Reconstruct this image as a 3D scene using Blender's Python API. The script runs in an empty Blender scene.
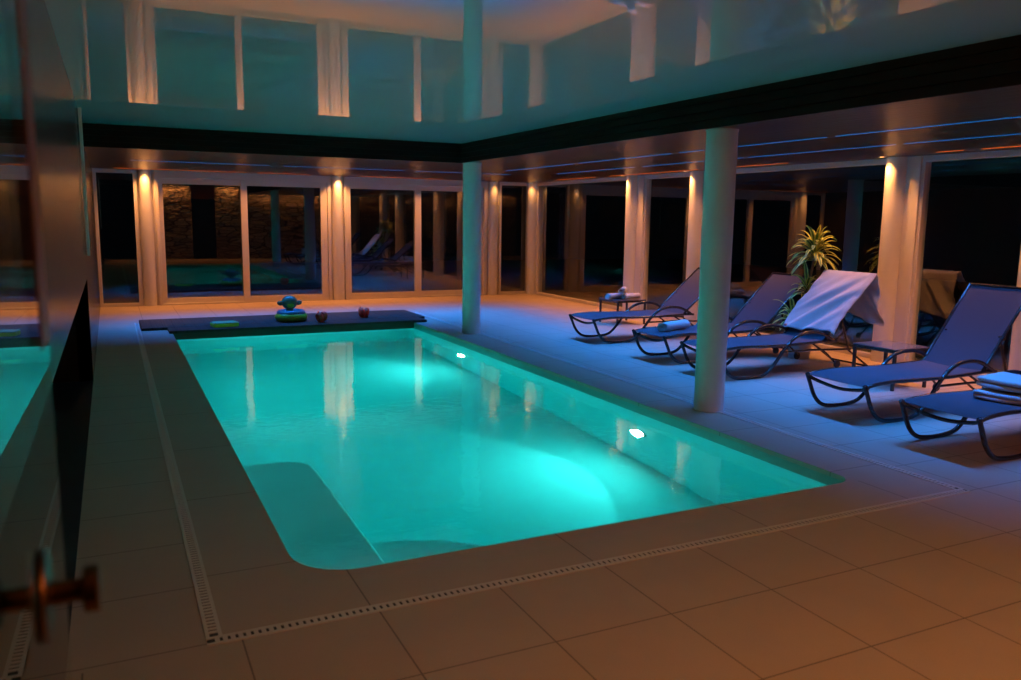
import bpy, bmesh, math, random
from mathutils import Vector, Matrix
random.seed(7)
PI = math.pi
R = math.radians
COL = bpy.context.scene.collection
SC = bpy.context.scene

# ---------------------------------------------------------------- materials
def new_mat(name):
    m = bpy.data.materials.new(name); m.use_nodes = True
    nt = m.node_tree
    for n in list(nt.nodes): nt.nodes.remove(n)
    out = nt.nodes.new('ShaderNodeOutputMaterial')
    return m, nt, out

def N(nt, typ, **kw):
    n = nt.nodes.new(typ)
    for k, v in kw.items():
        if k.startswith('i_'):
            n.inputs[k[2:].replace('_', ' ')].default_value = v
        else: setattr(n, k, v)
    return n

def L(nt, a, b): nt.links.new(a, b)

def bsdf(nt, out, col=(.5, .5, .5), rough=.5, metal=0., ior=1.45, coat=0., coat_rough=.05):
    b = nt.nodes.new('ShaderNodeBsdfPrincipled')
    b.inputs['Base Color'].default_value = (*col, 1)
    b.inputs['Roughness'].default_value = rough
    b.inputs['Metallic'].default_value = metal
    b.inputs['IOR'].default_value = ior
    b.inputs['Coat Weight'].default_value = coat
    b.inputs['Coat Roughness'].default_value = coat_rough
    L(nt, b.outputs[0], out.inputs[0])
    return b

def noisy(name, c1, c2, scale=20, rough=.5, metal=0., bump=0., bscale=None, ior=1.45, detail=4, stretch=(1, 1, 1), bdist=.003):
    m, nt, out = new_mat(name)
    b = bsdf(nt, out, c1, rough, metal, ior)
    tc = N(nt, 'ShaderNodeTexCoord'); mp = N(nt, 'ShaderNodeMapping'); mp.inputs['Scale'].default_value = stretch
    L(nt, tc.outputs['Object'], mp.inputs[0])
    nz = N(nt, 'ShaderNodeTexNoise', i_Scale=scale, i_Detail=detail); L(nt, mp.outputs[0], nz.inputs['Vector'])
    mx = N(nt, 'ShaderNodeMix', data_type='RGBA')
    mx.inputs['A'].default_value = (*c1, 1); mx.inputs['B'].default_value = (*c2, 1)
    L(nt, nz.outputs[0], mx.inputs['Factor']); L(nt, mx.outputs['Result'], b.inputs['Base Color'])
    if bump:
        n2 = N(nt, 'ShaderNodeTexNoise', i_Scale=bscale or scale, i_Detail=3); L(nt, mp.outputs[0], n2.inputs['Vector'])
        bp = N(nt, 'ShaderNodeBump', i_Strength=bump, i_Distance=bdist)
        L(nt, n2.outputs[0], bp.inputs['Height']); L(nt, bp.outputs[0], b.inputs['Normal'])
    return m

def emit(name, col, s):
    m, nt, out = new_mat(name)
    e = N(nt, 'ShaderNodeEmission'); e.inputs[0].default_value = (*col, 1); e.inputs[1].default_value = s
    L(nt, e.outputs[0], out.inputs[0]); return m

def joint_mask(nt, coord, pitch, off, w):
    """1 on a joint line, 0 elsewhere, along one scalar coordinate"""
    a = N(nt, 'ShaderNodeMath', operation='SUBTRACT'); L(nt, coord, a.inputs[0]); a.inputs[1].default_value = off
    d = N(nt, 'ShaderNodeMath', operation='DIVIDE'); L(nt, a.outputs[0], d.inputs[0]); d.inputs[1].default_value = pitch
    f = N(nt, 'ShaderNodeMath', operation='FRACT'); L(nt, d.outputs[0], f.inputs[0])
    s = N(nt, 'ShaderNodeMath', operation='SUBTRACT'); L(nt, f.outputs[0], s.inputs[0]); s.inputs[1].default_value = .5
    ab = N(nt, 'ShaderNodeMath', operation='ABSOLUTE'); L(nt, s.outputs[0], ab.inputs[0])
    g = N(nt, 'ShaderNodeMath', operation='GREATER_THAN'); L(nt, ab.outputs[0], g.inputs[0]); g.inputs[1].default_value = .5 - w / pitch / 2
    return g.outputs[0]

def tile_mat(name, px, ox, py, oy, c1=(.42, .335, .265), c2=(.49, .40, .32), joint=(.20, .165, .14), diag=None):
    m, nt, out = new_mat(name)
    b = bsdf(nt, out, c1, .62)
    tc = N(nt, 'ShaderNodeTexCoord'); sp = N(nt, 'ShaderNodeSeparateXYZ'); L(nt, tc.outputs['Object'], sp.inputs[0])
    masks = []
    if px:
        jm = joint_mask(nt, sp.outputs[0], px, ox, .007)
        if py:   # the narrow strip between wall and drain is one slab wide
            ga = N(nt, 'ShaderNodeMath', operation='GREATER_THAN'); L(nt, sp.outputs[0], ga.inputs[0]); ga.inputs[1].default_value = .27
            gb = N(nt, 'ShaderNodeMath', operation='LESS_THAN'); L(nt, sp.outputs[1], gb.inputs[0]); gb.inputs[1].default_value = 3.05
            gc = N(nt, 'ShaderNodeMath', operation='MAXIMUM'); L(nt, ga.outputs[0], gc.inputs[0]); L(nt, gb.outputs[0], gc.inputs[1])
            gd = N(nt, 'ShaderNodeMath', operation='MULTIPLY'); L(nt, gc.outputs[0], gd.inputs[0]); L(nt, jm, gd.inputs[1]); jm = gd.outputs[0]
        masks.append(jm)
    if py: masks.append(joint_mask(nt, sp.outputs[1], py, oy, .007))
    mm = masks[0]
    for k in masks[1:]:
        x = N(nt, 'ShaderNodeMath', operation='MAXIMUM'); L(nt, mm, x.inputs[0]); L(nt, k, x.inputs[1]); mm = x.outputs[0]
    nz = N(nt, 'ShaderNodeTexNoise', i_Scale=3.0, i_Detail=5); L(nt, tc.outputs['Object'], nz.inputs['Vector'])
    n2 = N(nt, 'ShaderNodeTexNoise', i_Scale=190.0, i_Detail=3); L(nt, tc.outputs['Object'], n2.inputs['Vector'])
    av = N(nt, 'ShaderNodeMath', operation='MULTIPLY_ADD'); L(nt, n2.outputs[0], av.inputs[0]); av.inputs[1].default_value = 1.2
    L(nt, nz.outputs[0], av.inputs[2])
    sb = N(nt, 'ShaderNodeMath', operation='SUBTRACT'); L(nt, av.outputs[0], sb.inputs[0]); sb.inputs[1].default_value = .6
    mx = N(nt, 'ShaderNodeMix', data_type='RGBA'); mx.inputs['A'].default_value = (*c1, 1); mx.inputs['B'].default_value = (*c2, 1)
    L(nt, sb.outputs[0], mx.inputs['Factor'])
    m2 = N(nt, 'ShaderNodeMix', data_type='RGBA'); m2.inputs['B'].default_value = (*joint, 1)
    L(nt, mx.outputs['Result'], m2.inputs['A']); L(nt, mm, m2.inputs['Factor']); L(nt, m2.outputs['Result'], b.inputs['Base Color'])
    bp = N(nt, 'ShaderNodeBump', i_Strength=.35, i_Distance=.002)
    h = N(nt, 'ShaderNodeMath', operation='MULTIPLY_ADD'); L(nt, mm, h.inputs[0]); h.inputs[1].default_value = -1.5; L(nt, n2.outputs[0], h.inputs[2])
    L(nt, h.outputs[0], bp.inputs['Height']); L(nt, bp.outputs[0], b.inputs['Normal'])
    return m

def board_mat(name, axis, pitch, c1, c2, rough=.3, joint=(.008, .005, .004)):
    """long thin timber boards running along the axis not given"""
    m, nt, out = new_mat(name)
    b = bsdf(nt, out, c1, rough, ior=1.3)
    tc = N(nt, 'ShaderNodeTexCoord'); sp = N(nt, 'ShaderNodeSeparateXYZ'); L(nt, tc.outputs['Object'], sp.inputs[0])
    mk = joint_mask(nt, sp.outputs[axis], pitch, .0, .008)
    mp = N(nt, 'ShaderNodeMapping'); sc = [1.2, 1.2, 1.2]; sc[axis] = 38; mp.inputs['Scale'].default_value = sc
    L(nt, tc.outputs['Object'], mp.inputs[0])
    nz = N(nt, 'ShaderNodeTexNoise', i_Scale=1.0, i_Detail=6); L(nt, mp.outputs[0], nz.inputs['Vector'])
    mx = N(nt, 'ShaderNodeMix', data_type='RGBA'); mx.inputs['A'].default_value = (*c1, 1); mx.inputs['B'].default_value = (*c2, 1)
    L(nt, nz.outputs[0], mx.inputs['Factor'])
    m2 = N(nt, 'ShaderNodeMix', data_type='RGBA'); m2.inputs['B'].default_value = (*joint, 1)
    L(nt, mx.outputs['Result'], m2.inputs['A']); L(nt, mk, m2.inputs['Factor']); L(nt, m2.outputs['Result'], b.inputs['Base Color'])
    h = N(nt, 'ShaderNodeMath', operation='MULTIPLY_ADD'); L(nt, mk, h.inputs[0]); h.inputs[1].default_value = -1.; L(nt, nz.outputs[0], h.inputs[2])
    bp = N(nt, 'ShaderNodeBump', i_Strength=.7, i_Distance=.012); L(nt, h.outputs[0], bp.inputs['Height']); L(nt, bp.outputs[0], b.inputs['Normal'])
    return m

def glass_pane_mat(name, ior=1.7, tint=(.9, .95, .93)):
    m, nt, out = new_mat(name)
    g = N(nt, 'ShaderNodeBsdfGlossy'); g.inputs['Roughness'].default_value = .0; g.inputs['Color'].default_value = (1, 1, 1, 1)
    t = N(nt, 'ShaderNodeBsdfTransparent'); t.inputs[0].default_value = (*tint, 1)
    fr = N(nt, 'ShaderNodeFresnel', i_IOR=ior)
    ge = N(nt, 'ShaderNodeNewGeometry')
    iv = N(nt, 'ShaderNodeMath', operation='SUBTRACT'); iv.inputs[0].default_value = 1; L(nt, ge.outputs['Backfacing'], iv.inputs[1])
    mu = N(nt, 'ShaderNodeMath', operation='MULTIPLY'); L(nt, fr.outputs[0], mu.inputs[0]); L(nt, iv.outputs[0], mu.inputs[1])
    mx = N(nt, 'ShaderNodeMixShader'); L(nt, mu.outputs[0], mx.inputs[0]); L(nt, t.outputs[0], mx.inputs[1]); L(nt, g.outputs[0], mx.inputs[2])
    L(nt, mx.outputs[0], out.inputs[0]); return m

M = {}
M['tile'] = tile_mat('stone_tiles', .54, .37, .53, .43)
M['coping_y'] = tile_mat('coping_stone_side', None, 0, 1.08, .46)
M['coping_x'] = tile_mat('coping_stone_end', 1.08, .89, None, 0)
M['white_frame'] = noisy('white_lacquered_frame', (.62, .58, .54), (.66, .62, .57), 6, .38)
M['plaster'] = noisy('white_painted_column', (.68, .66, .62), (.74, .72, .68), 14, .55, bump=.12, bscale=120)
M['lacquer_ceiling'] = None
M['soffit_y'] = board_mat('dark_timber_boards_side', 0, .12, (.060, .018, .008), (.105, .034, .015), .30)
M['soffit_x'] = board_mat('dark_timber_boards_end', 1, .12, (.060, .018, .008), (.105, .034, .015), .30)
M['fascia'] = noisy('dark_fascia_timber', (.014, .006, .004), (.022, .009, .006), 8, .8, ior=1.25, stretch=(1, 1, 12))
M['black'] = noisy('black_recess_paint', (.006, .006, .007), (.010, .010, .011), 5, .5)
M['panel'] = noisy('dark_lacquered_panel', (.030, .024, .020), (.036, .029, .024), 2, .24, ior=1.5)
M['dark_deck'] = None
M['rubber'] = noisy('black_rubber', (.02, .018, .018), (.03, .028, .028), 40, .6)
M['tube'] = noisy('dark_bronze_tube', (.020, .015, .014), (.030, .022, .020), 30, .22, metal=.0, ior=1.6)
M['grate'] = noisy('pale_plastic_grate', (.60, .56, .50), (.66, .62, .56), 30, .45)
M['brass'] = noisy('aged_brass', (.10, .045, .022), (.14, .065, .03), 30, .38, metal=1.)
M['chrome'] = noisy('satin_metal', (.5, .5, .5), (.56, .56, .56), 30, .25, metal=1.)
M['brown_strip'] = noisy('red_brown_strip', (.075, .02, .01), (.10, .03, .014), 10, .4, stretch=(1, 1, .1))
M['pane'] = glass_pane_mat('window_glass', 2.1)
M['leaf_glass'] = glass_pane_mat('door_leaf_glass', 1.6, (.80, .9, .88))
M['towel_white'] = noisy('white_terry_towel', (.52, .51, .50), (.60, .59, .57), 60, .9, bump=.6, bscale=260, bdist=.004)
M['pot'] = noisy('white_glazed_pot', (.60, .58, .55), (.66, .63, .6), 8, .35)
M['soil'] = noisy('dark_soil', (.03, .02, .015), (.06, .04, .03), 60, .9, bump=.8)
M['bark'] = noisy('grey_brown_cane', (.12, .09, .06), (.2, .15, .1), 30, .8, bump=.5, stretch=(1, 1, 4))
M['table_glass'] = noisy('smoked_table_top', (.16, .13, .12), (.19, .15, .14), 10, .12, ior=1.5)
M['lime_foam'] = noisy('lime_green_foam', (.62, .95, .05), (.70, .98, .07), 80, .6, bump=.2)
M['grey_foam'] = noisy('grey_green_foam', (.24, .36, .15), (.28, .40, .18), 80, .6, bump=.2)
M['teal_vinyl'] = noisy('green_grey_vinyl', (.10, .13, .085), (.13, .16, .11), 10, .35)
M['blue_vinyl'] = noisy('blue_vinyl', (.05, .14, .20), (.07, .18, .24), 10, .3)
M['green_vinyl'] = noisy('green_vinyl', (.22, .38, .03), (.26, .42, .04), 10, .3)
M['red_vinyl'] = noisy('red_orange_vinyl', (.97, .05, .02), (.99, .08, .03), 10, .6)
M['pink_label'] = noisy('pink_label_cloth', (.75, .18, .16), (.8, .25, .2), 30, .7)
M['lens'] = emit('underwater_lamp_glass', (1., .93, .80), 45.)
M['lamp_ring'] = noisy('steel_lamp_ring', (.6, .6, .6), (.65, .65, .65), 30, .3)
M['led_blue'] = emit('blue_light_strip', (.0, .28, 1.), .62)
M['led_orange'] = emit('orange_light_strip', (1., .16, .01), 1.3)
M['spot_glow'] = emit('warm_spot_lens', (1., .45, .12), 12.)
M['cove_glow'] = emit('warm_cove_strip', (1., .42, .12), 6.)
M['header'] = noisy('red_brown_header', (.20, .05, .02), (.26, .07, .03), 8, .5)
M['night'] = noisy('night_lawn', (.02, .03, .015), (.03, .045, .02), 4, .9)

# stretch ceiling: white lacquer film, mirror-smooth
m, nt, out = new_mat('glossy_stretch_ceiling')
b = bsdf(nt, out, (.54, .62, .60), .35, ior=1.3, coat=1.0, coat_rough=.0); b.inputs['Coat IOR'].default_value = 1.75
M['lacquer_ceiling'] = m

# pool timber cover
M['dark_deck'] = board_mat('dark_timber_decking', 0, .14, (.04, .022, .018), (.065, .036, .028), .6)

# pool liner
m, nt, out = new_mat('pool_liner')
b = bsdf(nt, out, (.72, .80, .80), .5)
tc = N(nt, 'ShaderNodeTexCoord'); nz = N(nt, 'ShaderNodeTexNoise', i_Scale=1.2, i_Detail=4, i_Distortion=1.2); L(nt, tc.outputs['Object'], nz.inputs['Vector'])
mx = N(nt, 'ShaderNodeMix', data_type='RGBA'); mx.inputs['A'].default_value = (.62, .74, .74, 1); mx.inputs['B'].default_value = (.80, .86, .86, 1)
L(nt, nz.outputs[0], mx.inputs['Factor']); L(nt, mx.outputs['Result'], b.inputs['Base Color'])
M['liner'] = m

# water: refracting, rippled surface and red-absorbing volume
m, nt, out = new_mat('pool_water')
g = N(nt, 'ShaderNodeBsdfRefraction', i_IOR=1.33, i_Roughness=.0)
gg = N(nt, 'ShaderNodeBsdfGlass', i_IOR=1.33, i_Roughness=.0)
nt.nodes.remove(g)
tc = N(nt, 'ShaderNodeTexCoord'); mp = N(nt, 'ShaderNodeMapping'); mp.inputs['Scale'].default_value = (1, 1, 1); L(nt, tc.outputs['Object'], mp.inputs[0])
n1 = N(nt, 'ShaderNodeTexNoise', i_Scale=2.2, i_Detail=2.); L(nt, mp.outputs[0], n1.inputs['Vector'])
bp = N(nt, 'ShaderNodeBump', i_Strength=.5, i_Distance=.0045); L(nt, n1.outputs[0], bp.inputs['Height'])
n3 = N(nt, 'ShaderNodeTexNoise', i_Scale=9., i_Detail=3.); L(nt, mp.outputs[0], n3.inputs['Vector'])
b2 = N(nt, 'ShaderNodeBump', i_Strength=.6, i_Distance=.0028); L(nt, n3.outputs[0], b2.inputs['Height']); L(nt, bp.outputs[0], b2.inputs['Normal'])
L(nt, b2.outputs[0], gg.inputs['Normal']); L(nt, gg.outputs[0], out.inputs[0])
va = N(nt, 'ShaderNodeVolumeAbsorption'); va.inputs['Color'].default_value = (.0, .92, .92, 1); va.inputs['Density'].default_value = .95
L(nt, va.outputs[0], out.inputs['Volume'])
M['water'] = m

# mesh sling cloth (see-through a little)
m, nt, out = new_mat('blue_grey_sling_mesh')
b = bsdf(nt, out, (.072, .072, .10), .75)
tc = N(nt, 'ShaderNodeTexCoord'); nz = N(nt, 'ShaderNodeTexNoise', i_Scale=160., i_Detail=2.); L(nt, tc.outputs['Object'], nz.inputs['Vector'])
bp = N(nt, 'ShaderNodeBump', i_Strength=.3, i_Distance=.002); L(nt, nz.outputs[0], bp.inputs['Height']); L(nt, bp.outputs[0], b.inputs['Normal'])
t = N(nt, 'ShaderNodeBsdfTransparent'); mx = N(nt, 'ShaderNodeMixShader'); mx.inputs[0].default_value = .10
L(nt, b.outputs[0], mx.inputs[1]); L(nt, t.outputs[0], mx.inputs[2]); L(nt, mx.outputs[0], out.inputs[0])
M['sling'] = m

# dracaena leaf: pale edges along a green middle
m, nt, out = new_mat('striped_leaf')
b = bsdf(nt, out, (.2, .3, .05), .45)
uv = N(nt, 'ShaderNodeUVMap'); sp = N(nt, 'ShaderNodeSeparateXYZ'); L(nt, uv.outputs[0], sp.inputs[0])
s1 = N(nt, 'ShaderNodeMath', operation='SUBTRACT'); L(nt, sp.outputs[0], s1.inputs[0]); s1.inputs[1].default_value = .5
a1 = N(nt, 'ShaderNodeMath', operation='ABSOLUTE'); L(nt, s1.outputs[0], a1.inputs[0])
g1 = N(nt, 'ShaderNodeMath', operation='GREATER_THAN'); L(nt, a1.outputs[0], g1.inputs[0]); g1.inputs[1].default_value = .24
mx = N(nt, 'ShaderNodeMix', data_type='RGBA'); mx.inputs['A'].default_value = (.10, .20, .03, 1); mx.inputs['B'].default_value = (.62, .66, .14, 1)
L(nt, g1.outputs[0], mx.inputs['Factor']); L(nt, mx.outputs['Result'], b.inputs['Base Color'])
M['leaf'] = m

# rough stone wall
m, nt, out = new_mat('rough_stone_masonry')
b = bsdf(nt, out, (.3, .22, .15), .85)
tc = N(nt, 'ShaderNodeTexCoord'); mp = N(nt, 'ShaderNodeMapping'); mp.inputs['Scale'].default_value = (2.6, 1, 8.5); L(nt, tc.outputs['Object'], mp.inputs[0])
vo = N(nt, 'ShaderNodeTexVoronoi', i_Scale=1.0); vo.feature = 'DISTANCE_TO_EDGE'; L(nt, mp.outputs[0], vo.inputs['Vector'])
vc = N(nt, 'ShaderNodeTexVoronoi', i_Scale=1.0); L(nt, mp.outputs[0], vc.inputs['Vector'])
mx = N(nt, 'ShaderNodeMix', data_type='RGBA'); mx.inputs['A'].default_value = (.26, .20, .14, 1); mx.inputs['B'].default_value = (.46, .37, .27, 1)
spc = N(nt, 'ShaderNodeSeparateXYZ'); L(nt, vc.outputs['Color'], spc.inputs[0]); L(nt, spc.outputs[0], mx.inputs['Factor'])
rp = N(nt, 'ShaderNodeMapRange'); L(nt, vo.outputs['Distance'], rp.inputs[0]); rp.inputs[1].default_value = 0; rp.inputs[2].default_value = .08
m2 = N(nt, 'ShaderNodeMix', data_type='RGBA'); m2.inputs['A'].default_value = (.07, .05, .04, 1); L(nt, mx.outputs['Result'], m2.inputs['B']); L(nt, rp.outputs[0], m2.inputs['Factor'])
L(nt, m2.outputs['Result'], b.inputs['Base Color'])
nz = N(nt, 'ShaderNodeTexNoise', i_Scale=9., i_Detail=5.); L(nt, tc.outputs['Object'], nz.inputs['Vector'])
hh = N(nt, 'ShaderNodeMath', operation='ADD'); L(nt, nz.outputs[0], hh.inputs[0]); L(nt, rp.outputs[0], hh.inputs[1])
bp = N(nt, 'ShaderNodeBump', i_Strength=1., i_Distance=.05); L(nt, hh.outputs[0], bp.inputs['Height']); L(nt, bp.outputs[0], b.inputs['Normal'])
M['stone'] = m

# ---------------------------------------------------------------- mesh helpers
class MB:
    def __init__(s): s.v = []; s.f = []; s.uv = {}
    def add(s, vs, fs):
        o = len(s.v); s.v += [tuple(p) for p in vs]; s.f += [tuple(i + o for i in f) for f in fs]; return s
    def box(s, x0, x1, y0, y1, z0, z1):
        vs = [(x, y, z) for z in (z0, z1) for y in (y0, y1) for x in (x0, x1)]
        return s.add(vs, [(0, 2, 3, 1), (4, 5, 7, 6), (0, 1, 5, 4), (2, 6, 7, 3), (0, 4, 6, 2), (1, 3, 7, 5)])
    def bbox(s, x0, x1, y0, y1, z0, z1, b=.008):
        """box with chamfered edges"""
        bm = bmesh.new(); bmesh.ops.create_cube(bm, size=1)
        for v in bm.verts:
            v.co = Vector(((x0 + x1) / 2 + v.co.x * (x1 - x0), (y0 + y1) / 2 + v.co.y * (y1 - y0), (z0 + z1) / 2 + v.co.z * (z1 - z0)))
        bmesh.ops.bevel(bm, geom=bm.edges[:], offset=b, segments=2, affect='EDGES', profile=.5)
        bm.verts.index_update()
        vs = [v.co[:] for v in bm.verts]; fs = [[v.index for v in f.verts] for f in bm.faces]; bm.free()
        return s.add(vs, fs)
    def tube(s, pts, r, n=8, cap=True):
        P = [Vector(p) for p in pts]; rr = r if isinstance(r, (list, tuple)) else [r] * len(P)
        vs = []; fs = []; up = None
        for i, p in enumerate(P):
            t = (P[min(i + 1, len(P) - 1)] - P[max(i - 1, 0)]).normalized()
            if up is None:
                up = Vector((0, 0, 1)) if abs(t.z) < .9 else Vector((1, 0, 0))
            a = t.cross(up).normalized(); up = a.cross(t).normalized()
            for k in range(n):
                th = 2 * PI * k / n; vs.append(p + rr[i] * (math.cos(th) * a + math.sin(th) * up))
        for i in range(len(P) - 1):
            for k in range(n):
                k2 = (k + 1) % n; fs.append((i * n + k, i * n + k2, (i + 1) * n + k2, (i + 1) * n + k))
        if cap:
            fs.append(tuple(range(n))[::-1]); fs.append(tuple((len(P) - 1) * n + k for k in range(n)))
        return s.add(vs, fs)
    def lathe(s, prof, c=(0, 0, 0), n=32, a0=0, a1=2 * PI):
        full = abs(a1 - a0 - 2 * PI) < 1e-6; m_ = n if full else n + 1
        vs = []; fs = []
        for (r, z) in prof:
            for k in range(m_):
                th = a0 + (a1 - a0) * k / n
                vs.append((c[0] + r * math.cos(th), c[1] + r * math.sin(th), c[2] + z))
        for i in range(len(prof) - 1):
            for k in range(n):
                k2 = (k + 1) % m_
                fs.append((i * m_ + k, i * m_ + k2, (i + 1) * m_ + k2, (i + 1) * m_ + k))
        return s.add(vs, fs)
    def grid(s, fn, nu, nv):
        vs = [fn(i / nu, j / nv) for j in range(nv + 1) for i in range(nu + 1)]
        fs = [(j * (nu + 1) + i, j * (nu + 1) + i + 1, (j + 1) * (nu + 1) + i + 1, (j + 1) * (nu + 1) + i) for j in range(nv) for i in range(nu)]
        return s.add(vs, fs)
    def prism(s, poly, z0, z1):
        n = len(poly); vs = [(x, y, z0) for x, y in poly] + [(x, y, z1) for x, y in poly]
        fs = [tuple(range(n))[::-1], tuple(range(n, 2 * n))] + [(i, (i + 1) % n, n + (i + 1) % n, n + i) for i in range(n)]
        return s.add(vs, fs)
    def xf(s, mat):
        s.v = [tuple(mat @ Vector(p)) for p in s.v]; return s
    def build(s, name, m, parent=None, smooth=False, loc=None):
        me = bpy.data.meshes.new(name); me.from_pydata(s.v, [], s.f); me.update()
        bm = bmesh.new(); bm.from_mesh(me); bmesh.ops.recalc_face_normals(bm, faces=bm.faces[:]); bm.to_mesh(me); bm.free()
        if smooth:
            me.polygons.foreach_set('use_smooth', [True] * len(me.polygons))
            try: me.set_sharp_from_angle(angle=R(40))
            except Exception: pass
        me.materials.append(m)
        o = bpy.data.objects.new(name, me); COL.objects.link(o)
        if parent: o.parent = parent
        if loc: o.location = loc
        return o

def tag(o, label=None, cat=None, group=None, kind=None):
    if label: o['label'] = label
    if cat: o['category'] = cat
    if group: o['group'] = group
    if kind: o['kind'] = kind
    return o

def empty(name, loc=(0, 0, 0), rz=0, **kw):
    o = bpy.data.objects.new(name, None); COL.objects.link(o)
    o.location = loc; o.rotation_euler = (0, 0, rz); o.empty_display_size = .1
    return tag(o, **kw)

def smooth_path(pts, n=8):
    P = [Vector(p) for p in pts]; out = []
    for i in range(len(P) - 1):
        p0 = P[max(i - 1, 0)]; p1 = P[i]; p2 = P[i + 1]; p3 = P[min(i + 2, len(P) - 1)]
        for k in range(n):
            t = k / n
            out.append(.5 * ((2 * p1) + (-p0 + p2) * t + (2 * p0 - 5 * p1 + 4 * p2 - p3) * t * t + (-p0 + 3 * p1 - 3 * p2 + p3) * t ** 3))
    out.append(P[-1]); return out

def hash2(x, y):
    return math.sin(x * 12.9898 + y * 78.233) * 43758.5453 % 1

# ---------------------------------------------------------------- room constants
XL, XR, YF, YB = -.22, 8.10, 15.60, -.10
ZS, ZC = 2.33, 2.58                # timber soffit, pool ceiling
PX0, PX1, PY0, PY1 = .685, 4.115, 3.505, 12.1
WZ, PD = -.10, -1.48
FX, FY = 4.35, 10.50               # fascia lines
def rrect(x0, x1, y0, y1, r, n=8, rs=None):
    """rounded rectangle counter-clockwise; rs = radius per corner (x0y0, x1y0, x1y1, x0y1)"""
    rs = rs or (r,) * 4; out = []
    for (cx, cy, a, q) in ((x0 + rs[0], y0 + rs[0], PI, rs[0]), (x1 - rs[1], y0 + rs[1], 1.5 * PI, rs[1]), (x1 - rs[2], y1 - rs[2], 0, rs[2]), (x0 + rs[3], y1 - rs[3], .5 * PI, rs[3])):
        for k in range(n + 1):
            th = a + k / n * PI / 2; out.append((cx + q * math.cos(th), cy + q * math.sin(th)))
    return out
POOL = rrect(PX0, PX1, PY0, PY1, .26, rs=(.28, .13, .05, .05))

def ring_mesh(name, outer, inner, z0, z1, mat, side=True):
    """flat plate with a hole; the hole edge gets thickness"""
    bm = bmesh.new(); eds = []
    loops = []
    for lp in (outer, inner):
        vs = [bm.verts.new((x, y, z1)) for x, y in lp]; loops.append(vs)
        for i in range(len(vs)): eds.append(bm.edges.new((vs[i], vs[(i + 1) % len(vs)])))
    bmesh.ops.triangle_fill(bm, use_beauty=True, use_dissolve=False, edges=eds)
    for vs in loops:
        lo = [bm.verts.new((v.co.x, v.co.y, z0)) for v in vs]
        for i in range(len(vs)):
            j = (i + 1) % len(vs); bm.faces.new((vs[i], vs[j], lo[j], lo[i]))
    bmesh.ops.recalc_face_normals(bm, faces=bm.faces[:])
    me = bpy.data.meshes.new(name); bm.to_mesh(me); bm.free(); me.materials.append(mat)
    o = bpy.data.objects.new(name, me); COL.objects.link(o); return o

# ---------------------------------------------------------------- floor
DX0, DX1, DY0 = .275, 4.56, 3.09       # centre lines of the drain runs
GW = .030                              # half width of the grates
outer = [(XL - .72, YB - 1.3), (XR + .12, YB - 1.3), (XR + .12, YF + .12), (XL - .72, YF + .12)]
dr_out = [(DX0, DY0), (DX1, DY0), (DX1, 13.2), (DX0, 13.2)]
tag(ring_mesh('floor', outer, dr_out, -.06, 0, M['tile']), kind='structure')
# coping stones between the drain and the water
cp = MB(); s45 = lambda: None
def coping(poly, name, mat):
    tag(MB().prism(poly, -.032, 0).build(name, mat), kind='structure')
pool_left = [p for p in POOL]
nC = 9
c0 = POOL[0:nC]; c1 = POOL[nC:2 * nC]; c2 = POOL[2 * nC:3 * nC]; c3 = POOL[3 * nC:]
left_poly = [(DX0, DY0)] + c0[:5][::-1] + [(PX0, 13.2), (DX0, 13.2)]
near_poly = [(DX0, DY0), (DX1, DY0)] + c1[:5][::-1] + c0[4:][::-1]
right_poly = [(DX1, DY0), (DX1, 13.2), (PX1, 13.2), (PX1, PY0 + .2)] + c1[4:8][::-1]
far_poly = [(PX0, PY1), (PX1, PY1), (PX1, 13.2), (PX0, 13.2)]
# shift mesh outlines 2 mm under the joint lines
coping(left_poly, 'trim_1', M['coping_y']); coping(near_poly, 'trim_2', M['coping_x'])
coping(right_poly, 'trim_3', M['coping_y']); coping(far_poly, 'trim_4', M['coping_x'])

# pool basin (open shell with a bench step and a curved step)
bm = MB(); n = len(POOL)
PO = [(x + (-.012 if x < 2 else .012), y + (-.012 if y < 8 else .012)) for x, y in POOL]
bm.add([(x, y, -.10) for x, y in PO] + [(x, y, PD) for x, y in PO], [(i, (i + 1) % n, n + (i + 1) % n, n + i) for i in range(n)] + [tuple(range(n, 2 * n))])
tag(bm.build('pool_basin', M['liner'], smooth=True), label='pale lined rectangular swimming pool basin sunk in the stone floor', kind='structure')
wb = MB().add([(x, y, -.033) for x, y in PO] + [(x, y, -.10) for x, y in PO], [(i, (i + 1) % n, n + (i + 1) % n, n + i) for i in range(n)])  # dry wall above the water; its dimmer light is put into the colour
tag(wb.build('waterline_shade', noisy('shade_toned_liner', (.20, .34, .31), (.26, .40, .37), 9, .4), smooth=True), label='dry band of liner just above the water, its shade put into the colour', kind='structure')
bench = rrect(PX0 - .005, 1.24, PY0 - .005, 6.02, .1, rs=(.28, .02, .22, .02))
def soft(o, w_=.018):
    bv = o.modifiers.new('bevel', 'BEVEL'); bv.width = w_; bv.segments = 3; bv.limit_method = 'ANGLE'; bv.angle_limit = R(50); return o
bb = MB().prism(bench, PD, -.45); tag(soft(bb.build('pool_bench', M['liner'])), label='pale submerged bench along the near left pool wall', kind='structure')
st = [(1.235, PY0)] + [(1.24 + 1.05 * math.sin(a), PY0 + 1.16 * math.cos(a)) for a in [k * PI / 2 / 20 for k in range(21)]]
tag(soft(MB().prism(st, PD, -.80).build('pool_step', M['liner'])), label='curved submerged step beside the bench', kind='structure')

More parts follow.
